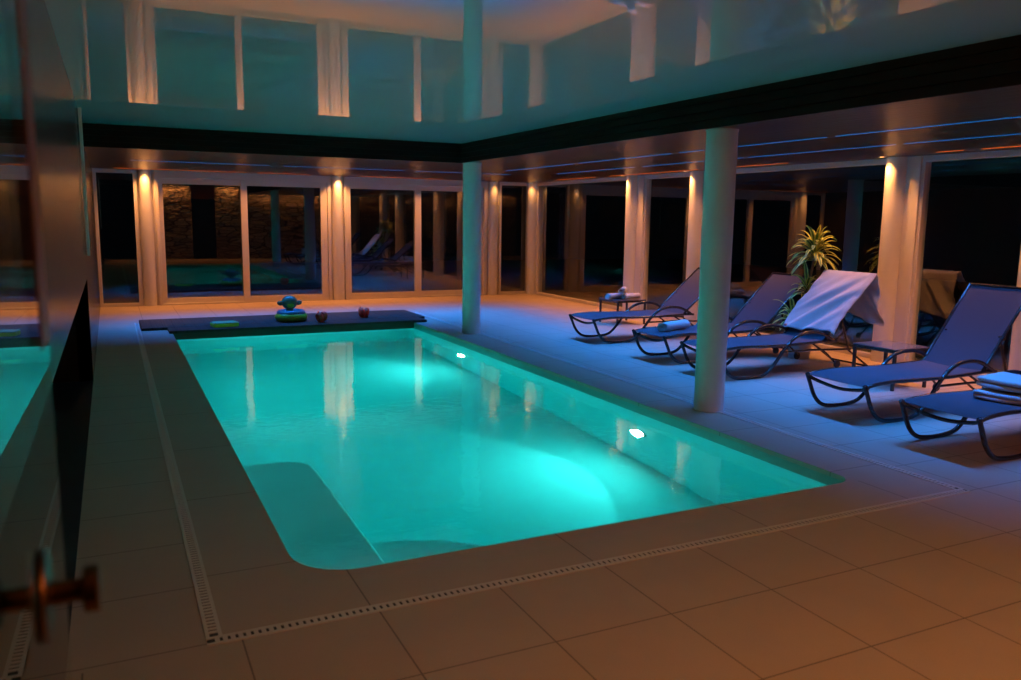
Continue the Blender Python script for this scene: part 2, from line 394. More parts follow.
# water body: closed, overlapping the basin walls by a hair
wp = [(x + (-.02 if x < 2 else .02), y + (-.02 if y < 8 else .02)) for x, y in POOL]
w = MB().prism(wp, PD - .02, WZ).build('pool_water', M['water'])
tag(w, label='clear teal glowing water filling the rectangular pool', cat='water', kind='stuff')

# drain grates
def grate(name, x0, y0, x1, y1, label):
    t = empty(name, (x0, y0, 0), label=label, cat='drain', group='slotted drain channels around the pool')
    ln = math.hypot(x1 - x0, y1 - y0); ux, uy = (x1 - x0) / ln, (y1 - y0) / ln
    mt = Matrix(((ux, -uy, 0, 0), (uy, ux, 0, 0), (0, 0, 1, 0), (0, 0, 0, 1)))
    g = MB(); g.box(-GW, ln + GW, -GW, -.016, -.004, .005); g.box(-GW, ln + GW, .016, GW, -.004, .005)
    k = 0; p = .0285
    while k * p < ln:
        g.box(k * p, k * p + .017, -.016, .016, -.004, .0045); k += 1
    g.xf(mt).build('grate', M['grate'], t)
    MB().box(-GW + .002, ln + GW - .002, -GW + .002, GW - .002, -.03, .0015).xf(mt).build('channel', M['black'], t)
grate('drain_channel', DX0, DY0 + GW * 2, DX0, 13.1, 'long pale slotted drain running along the left deck')
grate('drain_channel', DX0, DY0, DX1, DY0, 'pale slotted drain crossing the near end of the pool deck')
grate('drain_channel', DX1, DY0 + GW * 2, DX1, 13.1, 'long pale slotted drain under the two round columns on the lounger side')

# ---------------------------------------------------------------- ceiling, soffits, fascias
tag(MB().box(XL - .05, FX + .02, YB, FY + .02, ZC, ZC + .1).build('ceiling', M['lacquer_ceiling']), kind='structure')
tag(MB().add([(FX, YB, ZS), (XR + .1, YB, ZS), (XR + .1, YF + .1, ZS), (FX, FY, ZS),
              (FX, YB, ZC + .12), (XR + .1, YB, ZC + .12), (XR + .1, YF + .1, ZC + .12), (FX, FY, ZC + .12)],
             [(0, 1, 2, 3), (4, 7, 6, 5), (0, 4, 5, 1), (1, 5, 6, 2), (2, 6, 7, 3), (3, 7, 4, 0)]).build('ceiling', M['soffit_y']), kind='structure')
tag(MB().add([(XL - .1, FY, ZS), (FX, FY, ZS), (XR + .1, YF + .1, ZS), (XL - .1, YF + .1, ZS),
              (XL - .1, FY, ZC + .12), (FX, FY, ZC + .12), (XR + .1, YF + .1, ZC + .12), (XL - .1, YF + .1, ZC + .12)],
             [(0, 1, 2, 3), (4, 7, 6, 5), (0, 4, 5, 1), (1, 5, 6, 2), (2, 6, 7, 3), (3, 7, 4, 0)]).build('ceiling', M['soffit_x']), kind='structure')
fa = MB()
for k in range(4):
    z0 = ZS - .004 + k * .066
    fa.box(FX - .022, FX, YB, FY - .022, z0, z0 + .058)
tag(fa.build('trim_5', M['fascia']), kind='structure')
fb = MB()
for k in range(4):
    z0 = ZS - .004 + k * .066
    fb.box(XL, FX, FY - .022, FY, z0, z0 + .058)
tag(fb.build('trim_6', M['fascia']), kind='structure')
tag(MB().box(FX - .008, FX + .002, YB, FY, ZS, ZC).build('trim_7', M['black']), kind='structure')
tag(MB().box(XL, FX, FY - .008, FY + .002, ZS, ZC).build('trim_8', M['black']), kind='structure')

# ---------------------------------------------------------------- left wall
YE = 8.64
tag(MB().bbox(XL - .12, XL, 1.45, YE, .98, ZC, .003).build('wall_left', M['panel']), kind='structure')
tag(MB().box(XL - .75, XL - .65, YB, YE, 0, .98).box(XL - .70, XL - .002, YE, YE + .04, 0, .98).box(XL - .70, XL - .002, YB, YE, -.01, .012).box(XL - .70, XL - .12, YB, YE, .98, 1.0).build('wall_left', M['black']), kind='structure')
tag(MB().box(XL - .12, XL, YE, YF, 0, ZC).build('wall_left', M['panel']), kind='structure')
tag(MB().box(XL - .12, XL, YB, 1.45, .98, ZC).build('wall_left', M['panel']), kind='structure')
hb = empty('wall_handle', (XL, 8.62, 1.2), label='tall pale vertical metal bar fixed to the dark left wall', cat='handle')
MB().bbox(.012, .04, -.02, .02, 0, 1.34, .004).build('bar', M['white_frame'], hb)
for z in (.06, 1.2): MB().tube([(0, 0, z), (.02, 0, z)], .009, 8).build('bracket', M['chrome'], hb, True)

# ---------------------------------------------------------------- back wall (stone, seen in reflections)
def stone(name, x0, x1, z0, z1):
    rnd = random.Random(int(x0 * 100) + 3)
    nx, nz = int((x1 - x0) / .09), int((z1 - z0) / .07)
    g = MB().grid(lambda u, v: (x0 + u * (x1 - x0), .0 - (0 if u in (0, 1) else rnd.uniform(0, .035)), z0 + v * (z1 - z0)), nx, nz)
    g.box(x0, x1, -.25, -.03, z0, z1)
    tag(g.build(name, M['stone']), kind='structure')
stone('wall_back', .85, 2.62, 0, ZC); stone('wall_back', 3.42, XR, 0, ZC)
tag(MB().box(2.62, 3.42, -.2, -.12, 2.12, ZC).build('wall_back', M['header']), kind='structure')
d1 = empty('door_1', (2.62, -.16, 0), kind='structure')
MB().bbox(0, .8, 0, .05, 0, 2.12, .004).build('panel', M['black'], d1)
tag(MB().box(XL - .12, XR + .1, -1.45, -1.35, 0, ZC).build('wall_corridor', M['black']), kind='structure')
tag(MB().box(.75, .85, -1.35, -.25, 0, ZC).build('wall_corridor', M['black']), kind='structure')
tag(MB().box(XL - .12, XL - .02, -1.35, YB, 0, ZC).build('wall_corridor', M['black']), kind='structure')
tag(MB().box(XL - .12, .85, -1.35, YB, ZC, ZC + .1).build('ceiling', M['black']), kind='structure')
cv = [('glowing warm light strip above the stone beside the entrance', .9, 2.55, ZC), ('glowing warm light strip above the stone right of the dark doorway', 3.5, 4.3, ZC),
      ('glowing warm light strip above the stone wall in the lounger corner', 4.45, 7.9, ZS)]
for lb, a, b_, z in cv:
    t = empty('cove_light', (a, .07, z - .03), label=lb, cat='light strip', group='warm strips over the stone wall')
    MB().box(0, b_ - a, -.02, .02, 0, .028).build('housing', M['black'], t)
    MB().box(0.01, b_ - a - .01, -.014, .014, -.004, .004).build('diffuser', M['cove_glow'], t)

# ---------------------------------------------------------------- windows and sliding doors
def frame_rect(mb, a0, a1, z0, z1, w, d0, d1, along='x', wt=None, wb=None):
    wt = w if wt is None else wt; wb = w if wb is None else wb
    def bx(p0, p1, q0, q1):
        if along == 'x': mb.bbox(p0, p1, d0, d1, q0, q1, .004)
        else: mb.bbox(d0, d1, p0, p1, q0, q1, .004)
    bx(a0, a0 + w, z0, z1); bx(a1 - w, a1, z0, z1)
    bx(a0 + w, a1 - w, z0, z0 + wb); bx(a0 + w, a1 - w, z1 - wt, z1)

def fixed_window(nm, a0, a1, along, w=.045, top=2.30, extra=None):
    if along == 'x':
        t = empty(nm, (a0, YF, 0), kind='structure'); off = YF
    else:
        t = empty(nm, (XR, a0, 0), kind='structure'); off = XR
    f = MB(); frame_rect(f, 0, a1 - a0, 0, ZS, w, -.05, .05, along, ZS - top + .035, .055)
    f.build('frame', M['white_frame'], t)
    p = MB()
    if along == 'x': p.box(w - .005, a1 - a0 - w + .005, .0, .008, .05, top)
    else: p.box(.0, .008, w - .005, a1 - a0 - w + .005, .05, top)
    p.build('pane', M['pane'], t)
    return t

fixed_window('window_1', -.22, .44, 'x', .05)
def sliding_unit(nm, x0, x1, sashes, hnd):
    t = empty(nm, (x0, YF, 0), kind='structure')
    f = MB(); frame_rect(f, 0, x1 - x0, 0, ZS, .06, -.06, .07, 'x', .13, .03); f.build('frame', M['white_frame'], t)
    for i, (a, b_, st0, st1, y) in enumerate(sashes):
        s = MB(); a -= x0; b_ -= x0
        s.bbox(a, a + st0, y - .025, y + .025, .03, 2.215, .004); s.bbox(b_ - st1, b_, y - .025, y + .025, .03, 2.215, .004)
        s.bbox(a + st0, b_ - st1, y - .025, y + .025, .03, .12, .004); s.bbox(a + st0, b_ - st1, y - .025, y + .025, 2.11, 2.215, .004)
        so = s.build('sash', M['white_frame'], t)
        MB().box(a + st0 - .004, b_ - st1 + .004, y, y + .008, .115, 2.115).build('pane', M['pane'], so)
        if hnd[i] is not None:
            hx = hnd[i] - x0
            MB().bbox(hx - .014, hx + .014, y - .034, y - .024, 1.0, 1.16, .004).tube([(hx, y - .03, 1.08), (hx, y - .06, 1.08), (hx, y - .06, 1.16)], .008).build('handle', M['grate'], so)
    return t
sliding_unit('door_2', .72, 3.76, [(.78, 2.26, .07, .11, .03), (2.14, 3.69, .11, .12, -.03)], [None, 3.64])
sliding_unit('door_3', 4.02, 6.98, [(4.05, 5.56, .09, .13, -.03), (5.44, 6.92, .13, .10, .03)], [4.10, None])
fixed_window('window_2', 7.27, 7.98, 'x', .05)
# door_2/3 are glazed leaves; the right glazing
fixed_window('window_3', 11.96, 15.36, 'y', .05)
fixed_window('window_4', 10.24, 11.52, 'y', .05)
fixed_window('window_5', 6.71, 9.78, 'y', .05)
fixed_window('window_6', 5.06, 6.30, 'y', .05)
fixed_window('window_7', 1.60, 4.62, 'y', .05)
tag(MB().box(XR - .06, XR + .1, YB, 1.6, 0, ZS).build('wall_right', M['plaster']), kind='structure')
tag(MB().box(7.98, XR + .1, YF - .05, YF + .1, 0, ZS).build('wall_far', M['plaster']), kind='structure')
tag(MB().box(XR - .05, XR + .1, 15.36, YF - .05, 0, ZS).build('wall_right', M['plaster']), kind='structure')
tag(MB().box(XL - .3, XR + 14, YF + .12, YF + 14, -.12, -.06).box(XR + .12, XR + 14, YB - 1.3, YF + .12, -.12, -.06).build('ground', M['night']), label='dark terrace outside the glazing', kind='structure')

def spot(loc, energy, size=R(120), col=(1., .38, .10), blend=.9, r=.03, rot=(0, 0, 0)):
    l = bpy.data.lights.new('spot', 'SPOT'); l.energy = energy; l.spot_size = size; l.spot_blend = blend; l.color = col; l.shadow_soft_size = r
    o = bpy.data.objects.new('spot_light', l); COL.objects.link(o); o.location = loc; o.rotation_euler = rot; return o
def downlight(x, y, label, e=11):
    t = empty('downlight', (x, y, ZS), label=label, cat='downlight', group='recessed downlights beside the wall columns')
    MB().lathe([(.030, .004), (.030, -.004), (.042, -.005), (.044, .0)], n=24).build('trim_ring', M['white_frame'], t, True)
    MB().lathe([(0.0005, -.0015), (.029, -.0015)], n=24).build('lens', M['spot_glow'], t)
    spot((x, y, ZS - .02), e)

def half_column(nm, x, y, r=.105):
    tag(MB().lathe([(r, 0), (r, ZS)], (x, y, 0), 40).build(nm, M['plaster'], smooth=True), kind='structure')
for a_, b_ in ((.42, .74), (3.74, 4.04), (6.96, 7.29)): tag(MB().box(a_, b_, YF - .005, YF + .06, 0, ZS).build('wall_far', M['white_frame']), kind='structure')
half_column('trim_9', .57, YF - .03); half_column('trim_10', 3.89, YF - .03)
half_column('trim_11', 7.13, YF - .02, .10); half_column('trim_12', 8.0, YF - .13, .115)
for i, (y, jam) in enumerate([(11.84, (11.52, 11.72)), (10.12, (9.78, 10.0)), (6.60, (6.30, 6.48)), (4.95, (4.62, 4.84))]):
    half_column('trim_%d' % (13 + 2 * i), XR - .05, y, .125)
    tag(MB().bbox(XR - .058, XR + .08, jam[0] - .01, jam[1] + .12, 0, ZS, .004).bbox(XR - .072, XR + .08, jam[0] - .012, jam[0] + .02, 0, ZS, .004).build('trim_%d' % (14 + 2 * i), M['white_frame']), kind='structure')
dl = [(.57, YF - .24, 'lit recessed downlight over the leftmost half-round wall column'), (3.89, YF - .24, 'lit recessed downlight over the half-round column between the two sliding doors'),
      (XR - .255, 11.90, 'lit recessed downlight by the wall column behind the towel table'), (XR - .255, 10.18, 'lit recessed downlight by the wall column just left of the near round column'),
      (XR - .255, 6.65, 'lit recessed downlight by the wall column behind the draped towel'), (XR - .255, 5.0, 'lit recessed downlight by the wall column at the right picture edge'),
      (7.13, YF - .24, 'dim recessed downlight over the narrow column right of the far sliding doors'), (7.85, YF - .3, 'dim recessed downlight in the far right corner')]
for i, (x, y, lb) in enumerate(dl): downlight(x, y, lb, 45 if i < 6 else 12)

# ---------------------------------------------------------------- free columns
for (x, y, lb) in ((4.47, 10.45, 'round white column standing at the far corner of the pool'), (4.53, 5.42, 'round white column standing between the pool and the loungers')):
    c = empty('column', (x, y, 0), label=lb, cat='column', group='round columns along the pool')
    MB().lathe([(.122, .0), (.126, .004), (.126, ZS - .0), (.0, ZS)], n=48).build('shaft', M['plaster'], c, True)
    MB().lathe([(.126, ZS - .012), (.132, ZS - .012), (.132, ZS)], n=48).build('collar', M['white_frame'], c, True)

# ---------------------------------------------------------------- light strips in the soffit
def strip(x0, y0, x1, y1, mat, label, grp):
    t = empty('light_strip', ((x0 + x1) / 2, (y0 + y1) / 2, ZS), label=label, cat='light strip', group=grp)
    dx, dy = abs(x1 - x0) / 2, abs(y1 - y0) / 2; wv = .009
    a, b_ = max(dx, wv), max(dy, wv)
    MB().box(-a - .004, a + .004, -b_ - .004, b_ + .004, -.0015, .01).build('channel', M['black'], t)
    MB().box(-a, a, -b_, b_, -.003, .0).build('diffuser', mat, t)
G1 = 'blue light strips in the timber soffit'
segs1 = [(11.87, 9.75), (9.60, 7.61), (7.45, 5.39), (5.28, 3.25)]
names1 = ['farthest from the camera', 'second farthest from the camera', 'second nearest the camera', 'nearest the camera']
for (a, b_), nm_ in zip(segs1, names1): strip(5.65, b_, 5.65, a, M['led_blue'], 'thin blue light strip of the poolside row, ' + nm_, G1)
segs2 = [(12.1, 9.86), (9.64, 7.62), (7.53, 5.54), (5.44, 3.25)]
for (a, b_), nm_ in zip(segs2, names1): strip(6.70, b_, 6.70, a, M['led_blue'], 'thin blue light strip above the backrests, ' + nm_, G1)
G2 = 'orange light strips by the glazing'
for (a, b_), nm_ in zip([(14.0, 12.6), (12.15, 9.75), (9.6, 8.0), (5.9, 5.6), (5.4, 4.0)], ['in the far corner', 'over the towel table', 'ending behind the near round column', 'tiny one left of the right picture edge', 'running out at the right picture edge']):
    strip(7.75, b_, 7.75, a, M['led_orange'], 'thin orange light strip by the windows, ' + nm_, G2)
for (a, b_), nm_ in zip([(.3, 2.2), (2.4, 4.3), (4.5, 6.2)], ['left end', 'middle', 'behind the far round column']):
    strip(a, 12.83, b_, 12.83, M['led_blue'], 'thin blue light strip across the far soffit, ' + nm_, G1)
for (a, b_), nm_ in zip([(.1, 2.2), (2.4, 3.3), (4.2, 5.9)], ['over the left sliding door', 'short one left of the middle wall column', 'over the right sliding door']):
    strip(a, 15.2, b_, 15.2, M['led_orange'], 'thin orange light strip in the far soffit, ' + nm_, G2)

def area(loc, sx, sy, e, col, spread=180, rot=(0, 0, 0), name='strip_light'):
    l = bpy.data.lights.new(name, 'AREA'); l.shape = 'DISK' if sx == sy else 'RECTANGLE'; l.size = sx; l.size_y = sy; l.energy = e; l.color = col; l.spread = R(spread)
    o = bpy.data.objects.new(name, l); COL.objects.link(o); o.location = loc; o.rotation_euler = rot; return o
BL = (.02, .24, 1.)
area((5.65, 7.56, ZS - .006), .02, 8.6, 98, BL, 84)
area((6.70, 7.56, ZS - .006), .02, 8.6, 44, BL, 84)
area((3.2, 12.83, ZS - .006), 6.0, .02, 100, BL, 84)
OR = (1., .36, .09)
area((7.72, 9.5, ZS - .006), .02, 11, 62, (1., .34, .10), 80)
area((3.2, 15.2, ZS - .006), 6.4, .02, 50, (1., .34, .10), 104)
area((1.7, .07, ZC - .04), 1.6, .03, 32, OR, 150, name='cove_lamp')
area((3.9, .07, ZC - .04), .8, .03, 14, OR, 150, name='cove_lamp')
area((6.2, .07, ZS - .04), 3.3, .03, 16, OR, 150, name='cove_lamp')

# ---------------------------------------------------------------- underwater lamps
for (y, lb) in ((9.93, 'small glowing round underwater lamp on the far part of the pool wall'), (5.85, 'large glowing round underwater lamp on the near part of the pool wall')):
    t = empty('pool_lamp', (PX1 + .012, y, -.72), label=lb, cat='underwater lamp', group='underwater lamps in the right pool wall')
    rot = Matrix.Rotation(R(-90), 4, 'Y')
    MB().lathe([(.075, .0), (.085, .012), (.105, .014), (.112, .0)], n=32).xf(rot).build('lamp_ring', M['lamp_ring'], t, True)
    MB().lathe([(.0005, .014), (.04, .012), (.077, .004)], n=32).xf(rot).build('lens', M['lens'], t, True)
    spot((PX1 - .02, y, -.72), 54, R(116), (.8, 1., .93), .12, .03, (0, R(90), 0))
    area((PX1 - .03, y, -.72), .15, .15, 22, (.5, 1., .95), 180, (0, R(90), 0), 'pool_glow')

for y in (10.0, 7.9): area((PX0 + .04, y, -.30), .12, 2.06, 20, (.5, 1., .95), 180, (0, R(-90), 0), 'pool_glow')  # added unseen fill lights along the left wall for an even teal glow
for i, y in enumerate((10.0, 7.9)):   # added, unseen housings for the left fill lights
    tag(MB().bbox(PX0 - .01, PX0 + .034, y - 1.04, y + 1.04, -.37, -.23, .006).build('trim_%d' % (21 + i), M['lamp_ring']), kind='structure')
# ---------------------------------------------------------------- timber cover deck over the far end
t = empty('pool_cover_deck', (.31, 11.78, 0), label='dark timber board platform across the far end of the pool', cat='deck')
MB().bbox(0, 4.1, .40, 1.42, .002, .04, .006).build('deck_boards', M['dark_deck'], t)
MB().bbox(.33, 3.99, 0, .40, .0, .038, .006).build('deck_edge_boards', M['dark_deck'], t)
MB().bbox(.375, 3.785, .01, .04, -.085, .0, .004).build('front_board', noisy('olive_front_board', (.045, .030, .018), (.06, .04, .025), 12, .6), t)

# ---------------------------------------------------------------- toys on the deck
DZ = .042
k = empty('kickboard', (1.38, 12.06, DZ), R(8), label='flat lime green foam kickboard on the dark timber deck', cat='kickboard')
bd = rrect(-.175, .175, -.13, .13, .05)
MB().prism(bd, 0, .045).build('foam_base', M['lime_foam'], k)
MB().prism([(x * .97, y * .97) for x, y in bd], .045, .055).build('top_layer', M['grey_foam'], k)

def torus(mb, Rr, r, c=(0, 0, 0), nu=36, nv=14, fz=1.):
    return mb.lathe([(Rr + r * math.cos(a), fz * r * math.sin(a)) for a in [2 * PI * q / nv for q in range(nv + 1)]], c, nu)
ft = empty('inflatable_toy', (2.36, 12.34, DZ), label='round green and blue inflatable swim seat with a ball head and two ears', cat='inflatable toy')
torus(MB(), .175, .062, (0, 0, .062)).build('lower_ring', M['green_vinyl'], ft, True)
torus(MB(), .165, .045, (0, 0, .118)).build('upper_ring', M['blue_vinyl'], ft, True)
MB().lathe([(.001, .10), (.10, .10), (.125, .09)], n=24).build('seat', M['teal_vinyl'], ft, True)
hd = MB(); hd.lathe([(.115 * math.sin(a), .275 - .105 * math.cos(a)) for a in [PI * q / 16 for q in range(17)]], (-.02, 0, .0), 28); hd.lathe([(.06, .1), (.05, .2)], (-.02, 0, 0), 16)
hd.build('head', M['teal_vinyl'], ft, True)
for s in (-1, 1):
    e = MB().lathe([(.036 * math.sin(a), -.036 * math.cos(a)) for a in [PI * q / 10 for q in range(11)]], n=14)
    e.xf(Matrix.Translation((-.02 + s * .135, -.01, .265)) @ Matrix.Rotation(R(s * 70), 4, 'Y') @ Matrix.Diagonal((1, .6, 1.3, 1))).build('ear', M['teal_vinyl'], ft, True)
MB().lathe([(.05 * math.sin(a), -.05 * math.cos(a)) for a in [PI * q / 12 for q in range(13)]], n=18).xf(Matrix.Translation((-.02, -.085, .24)) @ Matrix.Diagonal((1.1, .7, .8, 1))).build('muzzle', M['green_vinyl'], ft, True)

def armband(x, y, rz, s, label, tall=False):
    a = empty('armband', (x, y, DZ), rz, label=label, cat='armband')
    for kx in (-1, 1):
        m_ = MB(); torus(m_, .048 * s, .026 * s, nu=22, nv=10, fz=1.35)
        m_.xf(Matrix.Translation((kx * .036 * s, 0, (.074 if kx < 0 or not tall else .085) * s)) @ Matrix.Rotation(R(90 + kx * 9), 4, 'Y')).build('air_chamber', M['red_vinyl'], a, True)
    MB().bbox(-.03 * s, .03 * s, -.03 * s, .03 * s, .0, .02 * s, .006).build('inner_cuff', M['red_vinyl'], a)
    MB().tube([(-.05 * s, 0, .13 * s), (-.055 * s, 0, .165 * s)], .008 * s).build('valve', M['red_vinyl'], a, True)
armband(2.74, 12.02, R(20), 1.0, 'red orange inflatable armband upright just right of the round toy', True)
armband(3.47, 12.34, R(-25), 1.05, 'red inflatable armband further right, nearest the far round column')

# ---------------------------------------------------------------- sun loungers
GL = 'sun loungers in a row along the windows'
def lounger(x, y, ang, label, rz=0.):
    """x = foot end, y = centre; the head end points to +X"""
    t = empty('sun_lounger', (x, y, 0), rz, label=label, cat='sun lounger', group=GL)
    w = .30; L0 = 1.44; BLn = .90
    def seat_z(u):   # profile of the sling along its length
        return .315 + .020 * math.sin(min(u / .35, 1) * PI / 2) * (1) - .012 * math.sin(PI * max(0, (u - .35)) / (L0 - .35)) + (0 if u > .12 else -.012 * (1 - u / .12) ** 2)
    def seat(u, v):
        xx = u * L0; yy = (v - .5) * 2 * (w - .012)
        return (xx + .012, yy, seat_z(xx) + .013 - .012 * (1 - (2 * v - 1) ** 2) * (1 if xx > .06 else .4))
    sm = MB().grid(seat, 36, 10); s2 = MB().grid(lambda u, v: tuple(Vector(seat(u, v)) - Vector((0, 0, .004))), 36, 10)
    sm.add(s2.v, s2.f); sm.build('seat', M['sling'], t, True)
    ca, sa = math.cos(ang), math.sin(ang)
    bx0, bz0 = L0 - .01, .335
    def back(u, v):
        l = u * BLn; yy = (v - .5) * 2 * (w - .02); sag = -.018 * (1 - (2 * v - 1) ** 2) * math.sin(PI * min(1, u + .05))
        return (bx0 + l * ca - sag * sa, yy, bz0 + l * sa + sag * ca)
    bm_ = MB().grid(back, 20, 10); b2_ = MB().grid(lambda u, v: tuple(Vector(back(u, v)) + Vector((.004 * sa, 0, -.004 * ca))), 20, 10)
    bm_.add(b2_.v, b2_.f); bo = bm_.build('backrest', M['sling'], t, True)
    bp_ = lambda l, yy: (bx0 + l * ca, yy, bz0 + l * sa)
    fr = MB()
    fr.tube([bp_(0, -w + .01)] + smooth_path([bp_(BLn * .5, -w + .01), bp_(BLn - .03, -w + .01), bp_(BLn, -w + .04), bp_(BLn, 0), bp_(BLn, w - .04), bp_(BLn - .03, w - .01), bp_(BLn * .5, w - .01)], 5) + [bp_(0, w - .01)], .013, 8)
    fr.build('backrest_frame', M['tube'], bo, True)
    MB().tube([tuple(Vector(bp_(BLn * .42, yq)) + Vector((.045 * sa, 0, -.045 * ca)) * kq) for yq, kq in ((-w + .010, 0), (-w + .012, 1), (w - .012, 1), (w - .010, 0))], .010, 8).build('cross_tube', M['tube'], bo, True)
    for s in (-1, 1):
        yy = s * w
        lg = smooth_path([(0, yy, .325), (.035, yy, .25), (.10, yy, .12), (.19, yy, .04), (.32, yy, .014), (.50, yy, .014), (.64, yy, .045), (.75, yy, .14),
                          (.86, yy, .27), (.98, yy, .38), (1.10, yy, .43), (1.24, yy, .445), (1.38, yy, .425), (1.50, yy, .37), (1.56, yy, .335)], 5)
        MB().tube(lg, .0175, 10).build('leg', M['tube'], t, True)
        rl = [(u * L0, yy, seat_z(u * L0)) for u in [q / 24 for q in range(25)]]
        MB().tube(rl + [(1.60, yy, .33)], .015, 8).build('seat_rail', M['tube'], t, True)
        MB().tube([(.84, yy * .93, .25), (1.3, yy * .93, .248), (1.85, yy * .93, .225)], .0115, 8).build('lower_rail', M['tube'], t, True)
        MB().tube([(1.30, yy * .9, .31), (1.50, yy * .9, .20), (1.65, yy * .9, .08)], .011, 8).build('rear_leg', M['tube'], t, True)
        wh = MB().lathe([(.001, -.014), (.036, -.014), (.042, -.008), (.042, .008), (.036, .014), (.001, .014)], n=20)
        wh.xf(Matrix.Translation((1.65, yy * .9 + s * .02, .075)) @ Matrix.Rotation(R(90), 4, 'X')).build('wheel', M['rubber'], t, True)
        q0 = bp_(BLn * .42, yy * .86)
        MB().tube([q0, (1.78 + .1 * ca, yy * .86, .21), (2.16, yy * .86, .012)], .0115, 8).build('prop', M['tube'], t, True)
    MB().tube(smooth_path([(.0, -w, .318), (.035, -w * .8, .278), (.055, 0, .245), (.035, w * .8, .278), (.0, w, .318)], 6), .0145, 8).build('front_crossbar', M['tube'], t, True)
    MB().tube([(1.56, -w, .33), (1.56, w, .33)], .011, 8).build('rear_crossbar', M['tube'], t, True)
    MB().tube([(2.16, -w * .86, .012), (2.16, w * .86, .012)], .011, 8).build('foot_bar', M['tube'], t, True)
    return t
LN = [(5.50, 9.20, R(40), 'dark framed mesh lounger at the far end, beside the small towel table'),
      (5.43, 7.60, R(43), 'mesh lounger with a rolled towel on its foot end, behind the near round column'),
      (5.38, 6.63, R(48.5), 'mesh lounger with a white towel draped over its raised backrest'),
      (5.28, 4.77, R(51), 'bare blue mesh lounger with a steep backrest at the right, beside the low table'),
      (5.11, 3.70, R(45), 'nearest mesh lounger, cut by the right picture edge, folded towels on its seat')]
for a in LN: lounger(*a)

# ---------------------------------------------------------------- side tables
def side_table(x0, x1, y0, y1, h, label):
    t = empty('side_table', ((x0 + x1) / 2, (y0 + y1) / 2, 0), label=label, cat='side table', group='low square side tables')
    a, b_ = (x1 - x0) / 2, (y1 - y0) / 2
    MB().bbox(-a, a, -b_, b_, h - .012, h, .003).build('table_top', M['table_glass'], t)
    fr = MB()
    for s in (-1, 1):
        fr.bbox(-a, a, s * (b_ - .012) - .012, s * (b_ - .012) + .012, h - .04, h - .012, .003)
        fr.bbox(s * (a - .012) - .012, s * (a - .012) + .012, -b_ + .024, b_ - .024, h - .04, h - .012, .003)
    fr.build('apron', M['tube'], t)
    for sx in (-1, 1):
        for sy in (-1, 1):
            MB().bbox(sx * (a - .015) - .014, sx * (a - .015) + .014, sy * (b_ - .015) - .014, sy * (b_ - .015) + .014, 0, h - .04, .003).build('leg', M['tube'], t)
side_table(6.84, 7.36, 10.38, 10.9, .385, 'low dark side table with rolled towels on top, beyond the far lounger')
side_table(6.66, 7.14, 5.32, 5.82, .405, 'low dark empty side table between the draped lounger and the bare blue lounger')

# ---------------------------------------------------------------- towels
def spiral_roll(name, loc, rz, length, r, label, grp=None, tilt=0., col='towel_white', seed=0):
    t = empty(name, loc, rz, label=label, cat='towel', group=grp)
    rnd = random.Random(seed); turns = 3.0; n = 72; th = .013; g = MB()
    ph = [rnd.uniform(0, 6.28) for _ in range(4)]
    def pt(q, v):
        a = q * turns * 2 * PI; rr = .012 + (r - .012) * q
        rr *= 1 + .04 * math.sin(3 * a + ph[0] + v * 3) + .05 * math.sin(v * 9 + ph[1])
        xx = (v - .5) * length + .010 * math.sin(a * 1.0 + ph[2])
        z = rr * math.sin(a) * .86; y = rr * math.cos(a) * 1.08
        return (xx, y, z + r * .88)
    g.grid(lambda u, v: pt(u, v), n, 10)
    g2 = MB().grid(lambda u, v: pt(max(0, u - .0) * .992, v) if 0 else tuple(Vector(pt(u, v)) * 1.0), n, 10)
    e = g
    if tilt: e.xf(Matrix.Rotation(tilt, 4, 'Y'))
    o = e.build('terry_roll', M[col], t, True)
    sd = o.modifiers.new('thick', 'SOLIDIFY'); sd.thickness = .010; sd.offset = 0
    return t
spiral_roll('rolled_towel', (5.83, 7.66, .338), R(18), .46, .062, 'rolled towel lying on the foot end of the lounger behind the near round column', seed=1)
GT = 'rolled white towels on the far side table'
spiral_roll('rolled_towel', (6.97, 10.62, .39), R(15), .40, .052, 'rolled white towel at the left of the small towel table, bluish end out', GT, seed=2)
spiral_roll('rolled_towel', (7.16, 10.50, .39), R(15), .34, .052, 'rolled white towel at the right of the small towel table', GT, seed=3)
spiral_roll('rolled_towel', (7.06, 10.57, .482), R(50), .34, .050, 'rolled white towel lying crosswise on top of two others', GT, seed=4)

def folded_towel(loc, rz, sx, sy, h, layers, label, grp, seed):
    t = empty('folded_towel', loc, rz, label=label, cat='towel', group=grp); rnd = random.Random(seed)
    lh = h / layers; path = []
    # one cloth folded zigzag, seen from the side
    for k in range(layers):
        z = lh * (k + .5); a, b_ = (-sx / 2, sx / 2) if k % 2 == 0 else (sx / 2, -sx / 2)
        for q in range(9): path.append((a + (b_ - a) * q / 8, z + rnd.uniform(-.002, .002)))
        if k < layers - 1:
            s = 1 if b_ > 0 else -1
            for an in (-60, -30, 0, 30, 60): path.append((b_ + s * lh * .5 * math.cos(R(an)), z + lh * .5 + lh * .5 * math.sin(R(an))))
    g = MB(); n = len(path) - 1
    g.grid(lambda u, v: (path[min(n, int(round(u * n)))][0] + .004 * math.sin(v * 7 + u * 9), (v - .5) * sy + .006 * math.sin(u * 40),
                         path[min(n, int(round(u * n)))][1] + .004 * math.sin(v * 6 + 1) + (.004 * math.sin(u * 12))), n, 12)
    o = g.build('terry_cloth', M['towel_white'], t, True)
    sd = o.modifiers.new('thick', 'SOLIDIFY'); sd.thickness = lh * .82; sd.offset = 0
    sb = o.modifiers.new('round', 'SUBSURF'); sb.levels = 1; sb.render_levels = 1
    return t
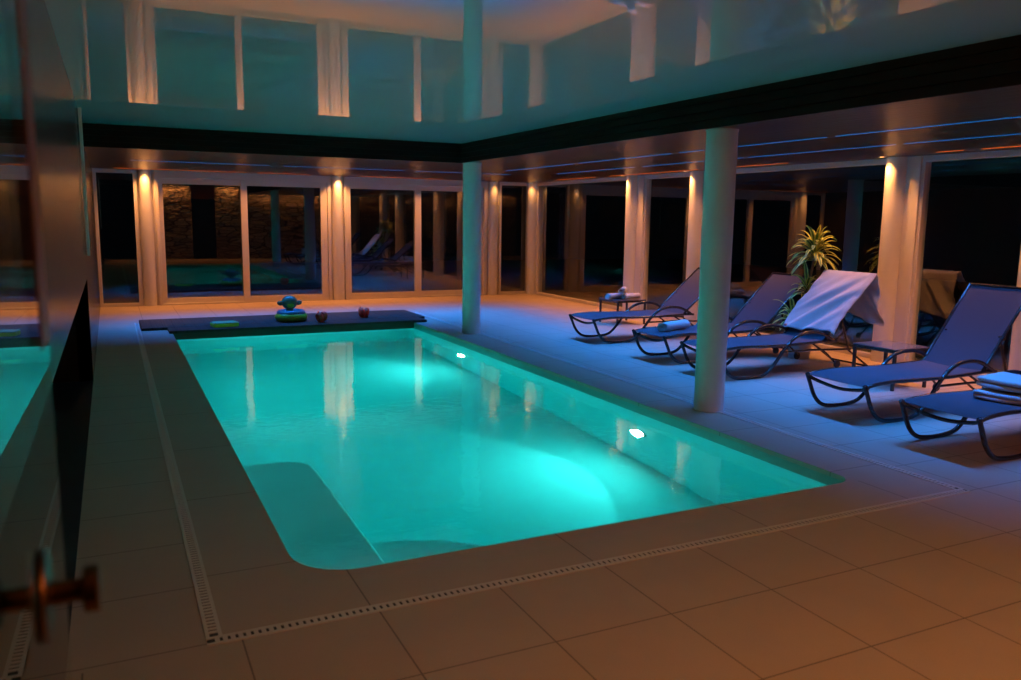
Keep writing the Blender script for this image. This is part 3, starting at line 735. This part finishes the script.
folded_towel((5.83, 3.62, .335), R(8), .34, .46, .07, 2, 'folded white towel lying on the nearest lounger, bottom of the two', 'folded towels on the nearest lounger', 5)
folded_towel((5.85, 3.63, .412), R(2), .32, .44, .09, 2, 'puffy folded white towel on top of another on the nearest lounger', 'folded towels on the nearest lounger', 6)

# towel draped over the third lounger
lx, ly, la, _ = LN[2]
ca, sa = math.cos(la), math.sin(la)
def drape(u, v):
    """u across the width (0 = far side, 1 = near side), v from the lower front hem over the top to the rear hem"""
    yy = ly + .335 - u * .71
    Lf = .80 + .06 * (1 - u); Lb = .40 + .18 * u
    s = v * (Lf + Lb) - Lf                                # <0 on the front
    away = min(1., abs(v * (Lf + Lb) - Lf) / .35)
    fold = away * (.032 * abs(math.sin((u * 2.8 - v * 4.4) * PI)) ** 1.5 + .016 * math.sin((u * 3.5 - v * 7.5) * PI + 1) + .003 * math.sin((u * 9 - v * 19) * PI))
    topx, topz = lx + 1.43 + .91 * ca, .345 + .91 * sa
    off = .026 + fold * .8
    if s < -.02:
        l = .91 + s; hang = max(0, u - .93) * .5
        x = lx + 1.43 + l * ca - off * sa; z = .345 + l * sa + off * ca - hang
        x += .0
    elif s < .03:
        a = (s + .02) / .05 * (PI - (PI / 2 - la)) 
        ang = PI / 2 + la - a
        x = topx + off * math.cos(ang); z = topz + off * math.sin(ang)
    else:
        d = s - .03
        x = topx + .03 + .018 + fold * (.6 + 2.6 * d) + .05 * d; z = topz - d
    # front hem runs diagonally: pull the near corner up a little
    if s < 0: yy += .02 * math.sin(v * 8)
    else: yy -= .035 * s * (u - .3) * 2
    return (x, yy, z)
dt = empty('draped_towel', (lx + 1.9, ly, .9), label='large white towel draped in folds over the raised backrest of a lounger', cat='towel')
g = MB().grid(drape, 44, 64).xf(Matrix.Translation((-(lx + 1.9), -ly, -.9)))
o = g.build('terry_cloth', M['towel_white'], dt, True)
sd = o.modifiers.new('thick', 'SOLIDIFY'); sd.thickness = .009; sd.offset = 0
c = Vector(drape(.02, .03)) - Vector((lx + 1.9, ly, .9))
MB().bbox(c.x - .035, c.x + .0, c.y - .06, c.y - .015, c.z - .004, c.z + .022, .004).build('care_label', M['pink_label'], dt)

# ---------------------------------------------------------------- potted dracaena
PXp, PYp = 7.27, 7.13
t = empty('potted_plant', (PXp, PYp, 0), label='tall striped dracaena with three leafy heads in a white pot behind the loungers', cat='potted plant')
MB().lathe([(.001, 0), (.112, 0), (.117, .008), (.145, .24), (.152, .25), (.152, .268), (.138, .268), (.134, .235), (.001, .235)], n=36).build('pot', M['pot'], t, True)
MB().lathe([(.001, .238), (.06, .246), (.116, .236)], n=24).build('soil', M['soil'], t, True)
def leaf(mb, base, az, el, ln, wd, droop, uvs):
    n = 9; d = Vector((math.cos(az) * math.cos(el), math.sin(az) * math.cos(el), math.sin(el))); p = Vector(base)
    side = Vector((-math.sin(az), math.cos(az), 0)); rows = []
    for i in range(n + 1):
        q = i / n; wv = wd * (math.sin(PI * min(1, .12 + q * .88)) ** .6) * (1 if q < .999 else .05)
        up = side.cross(d).normalized()
        rows.append((p - side * wv + up * wv * .35, p - up * .0, p + side * wv + up * wv * .35))
        p = p + d * (ln / n); d = (d + Vector((0, 0, -droop / n * (.4 + 1.6 * q)))).normalized()
    o = len(mb.v)
    for r_ in rows: mb.v += [tuple(x) for x in r_]
    for i in range(n):
        for k in range(2):
            a = o + i * 3 + k; mb.f.append((a, a + 1, a + 4, a + 3)); uvs.append([(k / 2, i / n), (k / 2 + .5, i / n), (k / 2 + .5, (i + 1) / n), (k / 2, (i + 1) / n)])
rl = random.Random(11)
for (hx, hy, hz, nl, ln, lean) in ((.17, 0.02, 1.21, 64, .46, .9), (.06, .0, .80, 26, .34, .8), (-.13, .01, .46, 26, .36, .7)):
    b0 = (hx * .15, hy * .3, .22)
    stem = smooth_path([b0, (hx * .5, hy, .22 + (hz - .22) * .5), (hx, hy, hz), (hx, hy, hz + .10)], 5)
    so = MB().tube(stem, .014, 8).build('stem', M['bark'], t, True)
    mb = MB(); uvs = []
    for q in range(nl):
        az = q * 2.39996 + rl.uniform(-.2, .2); f = q / nl
        el = R(8 + 68 * f + rl.uniform(-10, 10)); l_ = ln * rl.uniform(.8, 1.1) * (1 - .25 * f)
        ey = 1.
        if abs(math.sin(az)) > .5: l_ *= .78         # the heads stand close to the glazing
        leaf(mb, (hx, hy, hz - .06 + .16 * f), az, el, l_, .024 + .005 * rl.random(), rl.uniform(1.4, 2.5), uvs)
    me = bpy.data.meshes.new('leaves'); me.from_pydata(mb.v, [], mb.f); ul = me.uv_layers.new(name='UVMap'); i = 0
    for uvq in uvs:
        for c_ in uvq: ul.data[i].uv = c_; i += 1
    me.polygons.foreach_set('use_smooth', [True] * len(me.polygons)); me.materials.append(M['leaf'])
    lo = bpy.data.objects.new('leaves', me); COL.objects.link(lo); lo.parent = t

# ---------------------------------------------------------------- open glass door leaf beside the camera
ang = R(-.63)
dr = empty('door_4', (-.0912, 0, 0), ang, kind='structure')
MB().box(-.010, 0, .02, 1.185, .01, 2.45).build('pane', M['leaf_glass'], dr)
MB().bbox(-.013, .0015, 1.09, 1.187, 1.44, 2.45, .0006).build('edge_strip', M['brown_strip'], dr)  # solid red-brown strip on the upper free edge of the leaf
kx = Matrix.Translation((0, .91, 1.215)) @ Matrix.Rotation(R(90), 4, 'Y')
kb = MB().lathe([(.0005, .0), (.046, .0), (.048, .003), (.046, .006), (.0125, .008), (.0115, .030), (.0125, .036), (.022, .037), (.024, .039), (.024, .050), (.022, .052), (.0005, .052)], n=28)
kb.xf(kx).build('door_knob', M['brass'], dr, True)
MB().lathe([(.0005, .0), (.046, .0), (.046, -.006), (.0125, -.008), (.0115, -.036), (.024, -.039), (.024, -.050), (.0005, -.052)], n=28).xf(Matrix.Translation((-.010, .91, 1.215)) @ Matrix.Rotation(R(90), 4, 'Y')).build('door_knob', M['brass'], dr, True)

# ---------------------------------------------------------------- world, camera, settings
wd = bpy.data.worlds.new('night'); SC.world = wd; wd.use_nodes = True
bg = wd.node_tree.nodes['Background']; bg.inputs[0].default_value = (.02, .03, .05, 1); bg.inputs[1].default_value = .02
cam = bpy.data.cameras.new('camera'); cam.sensor_width = 36; cam.lens = 819.34 / 1021 * 36; cam.clip_start = .02; cam.clip_end = 200
co = bpy.data.objects.new('camera', cam); COL.objects.link(co)
f = Vector((0.43256366, 0.88945951, -0.14748037)); r = Vector((0.90004905, -0.43560259, 0.01273152)); u = Vector((0.05291866, 0.13824676, 0.98898304))
co.matrix_world = Matrix(((r.x, u.x, -f.x, 0), (r.y, u.y, -f.y, 0), (r.z, u.z, -f.z, 1.6), (0, 0, 0, 1)))
cam.dof.use_dof = True; cam.dof.focus_distance = 8.0; cam.dof.aperture_fstop = 3.2
SC.camera = co
SC.view_settings.view_transform = 'Standard'; SC.view_settings.look = 'None'; SC.view_settings.gamma = 1; SC.view_settings.use_curve_mapping = False
SC.view_settings.exposure = 0.08
cy = SC.cycles
cy.use_denoising = True
try: cy.denoiser = 'OPENIMAGEDENOISE'
except Exception: pass
cy.max_bounces = 10; cy.diffuse_bounces = 4; cy.glossy_bounces = 5; cy.transmission_bounces = 8; cy.transparent_max_bounces = 16; cy.volume_bounces = 0
cy.sample_clamp_indirect = 6.; cy.sample_clamp_direct = 0.; cy.caustics_reflective = True; cy.caustics_refractive = True; cy.blur_glossy = 0.
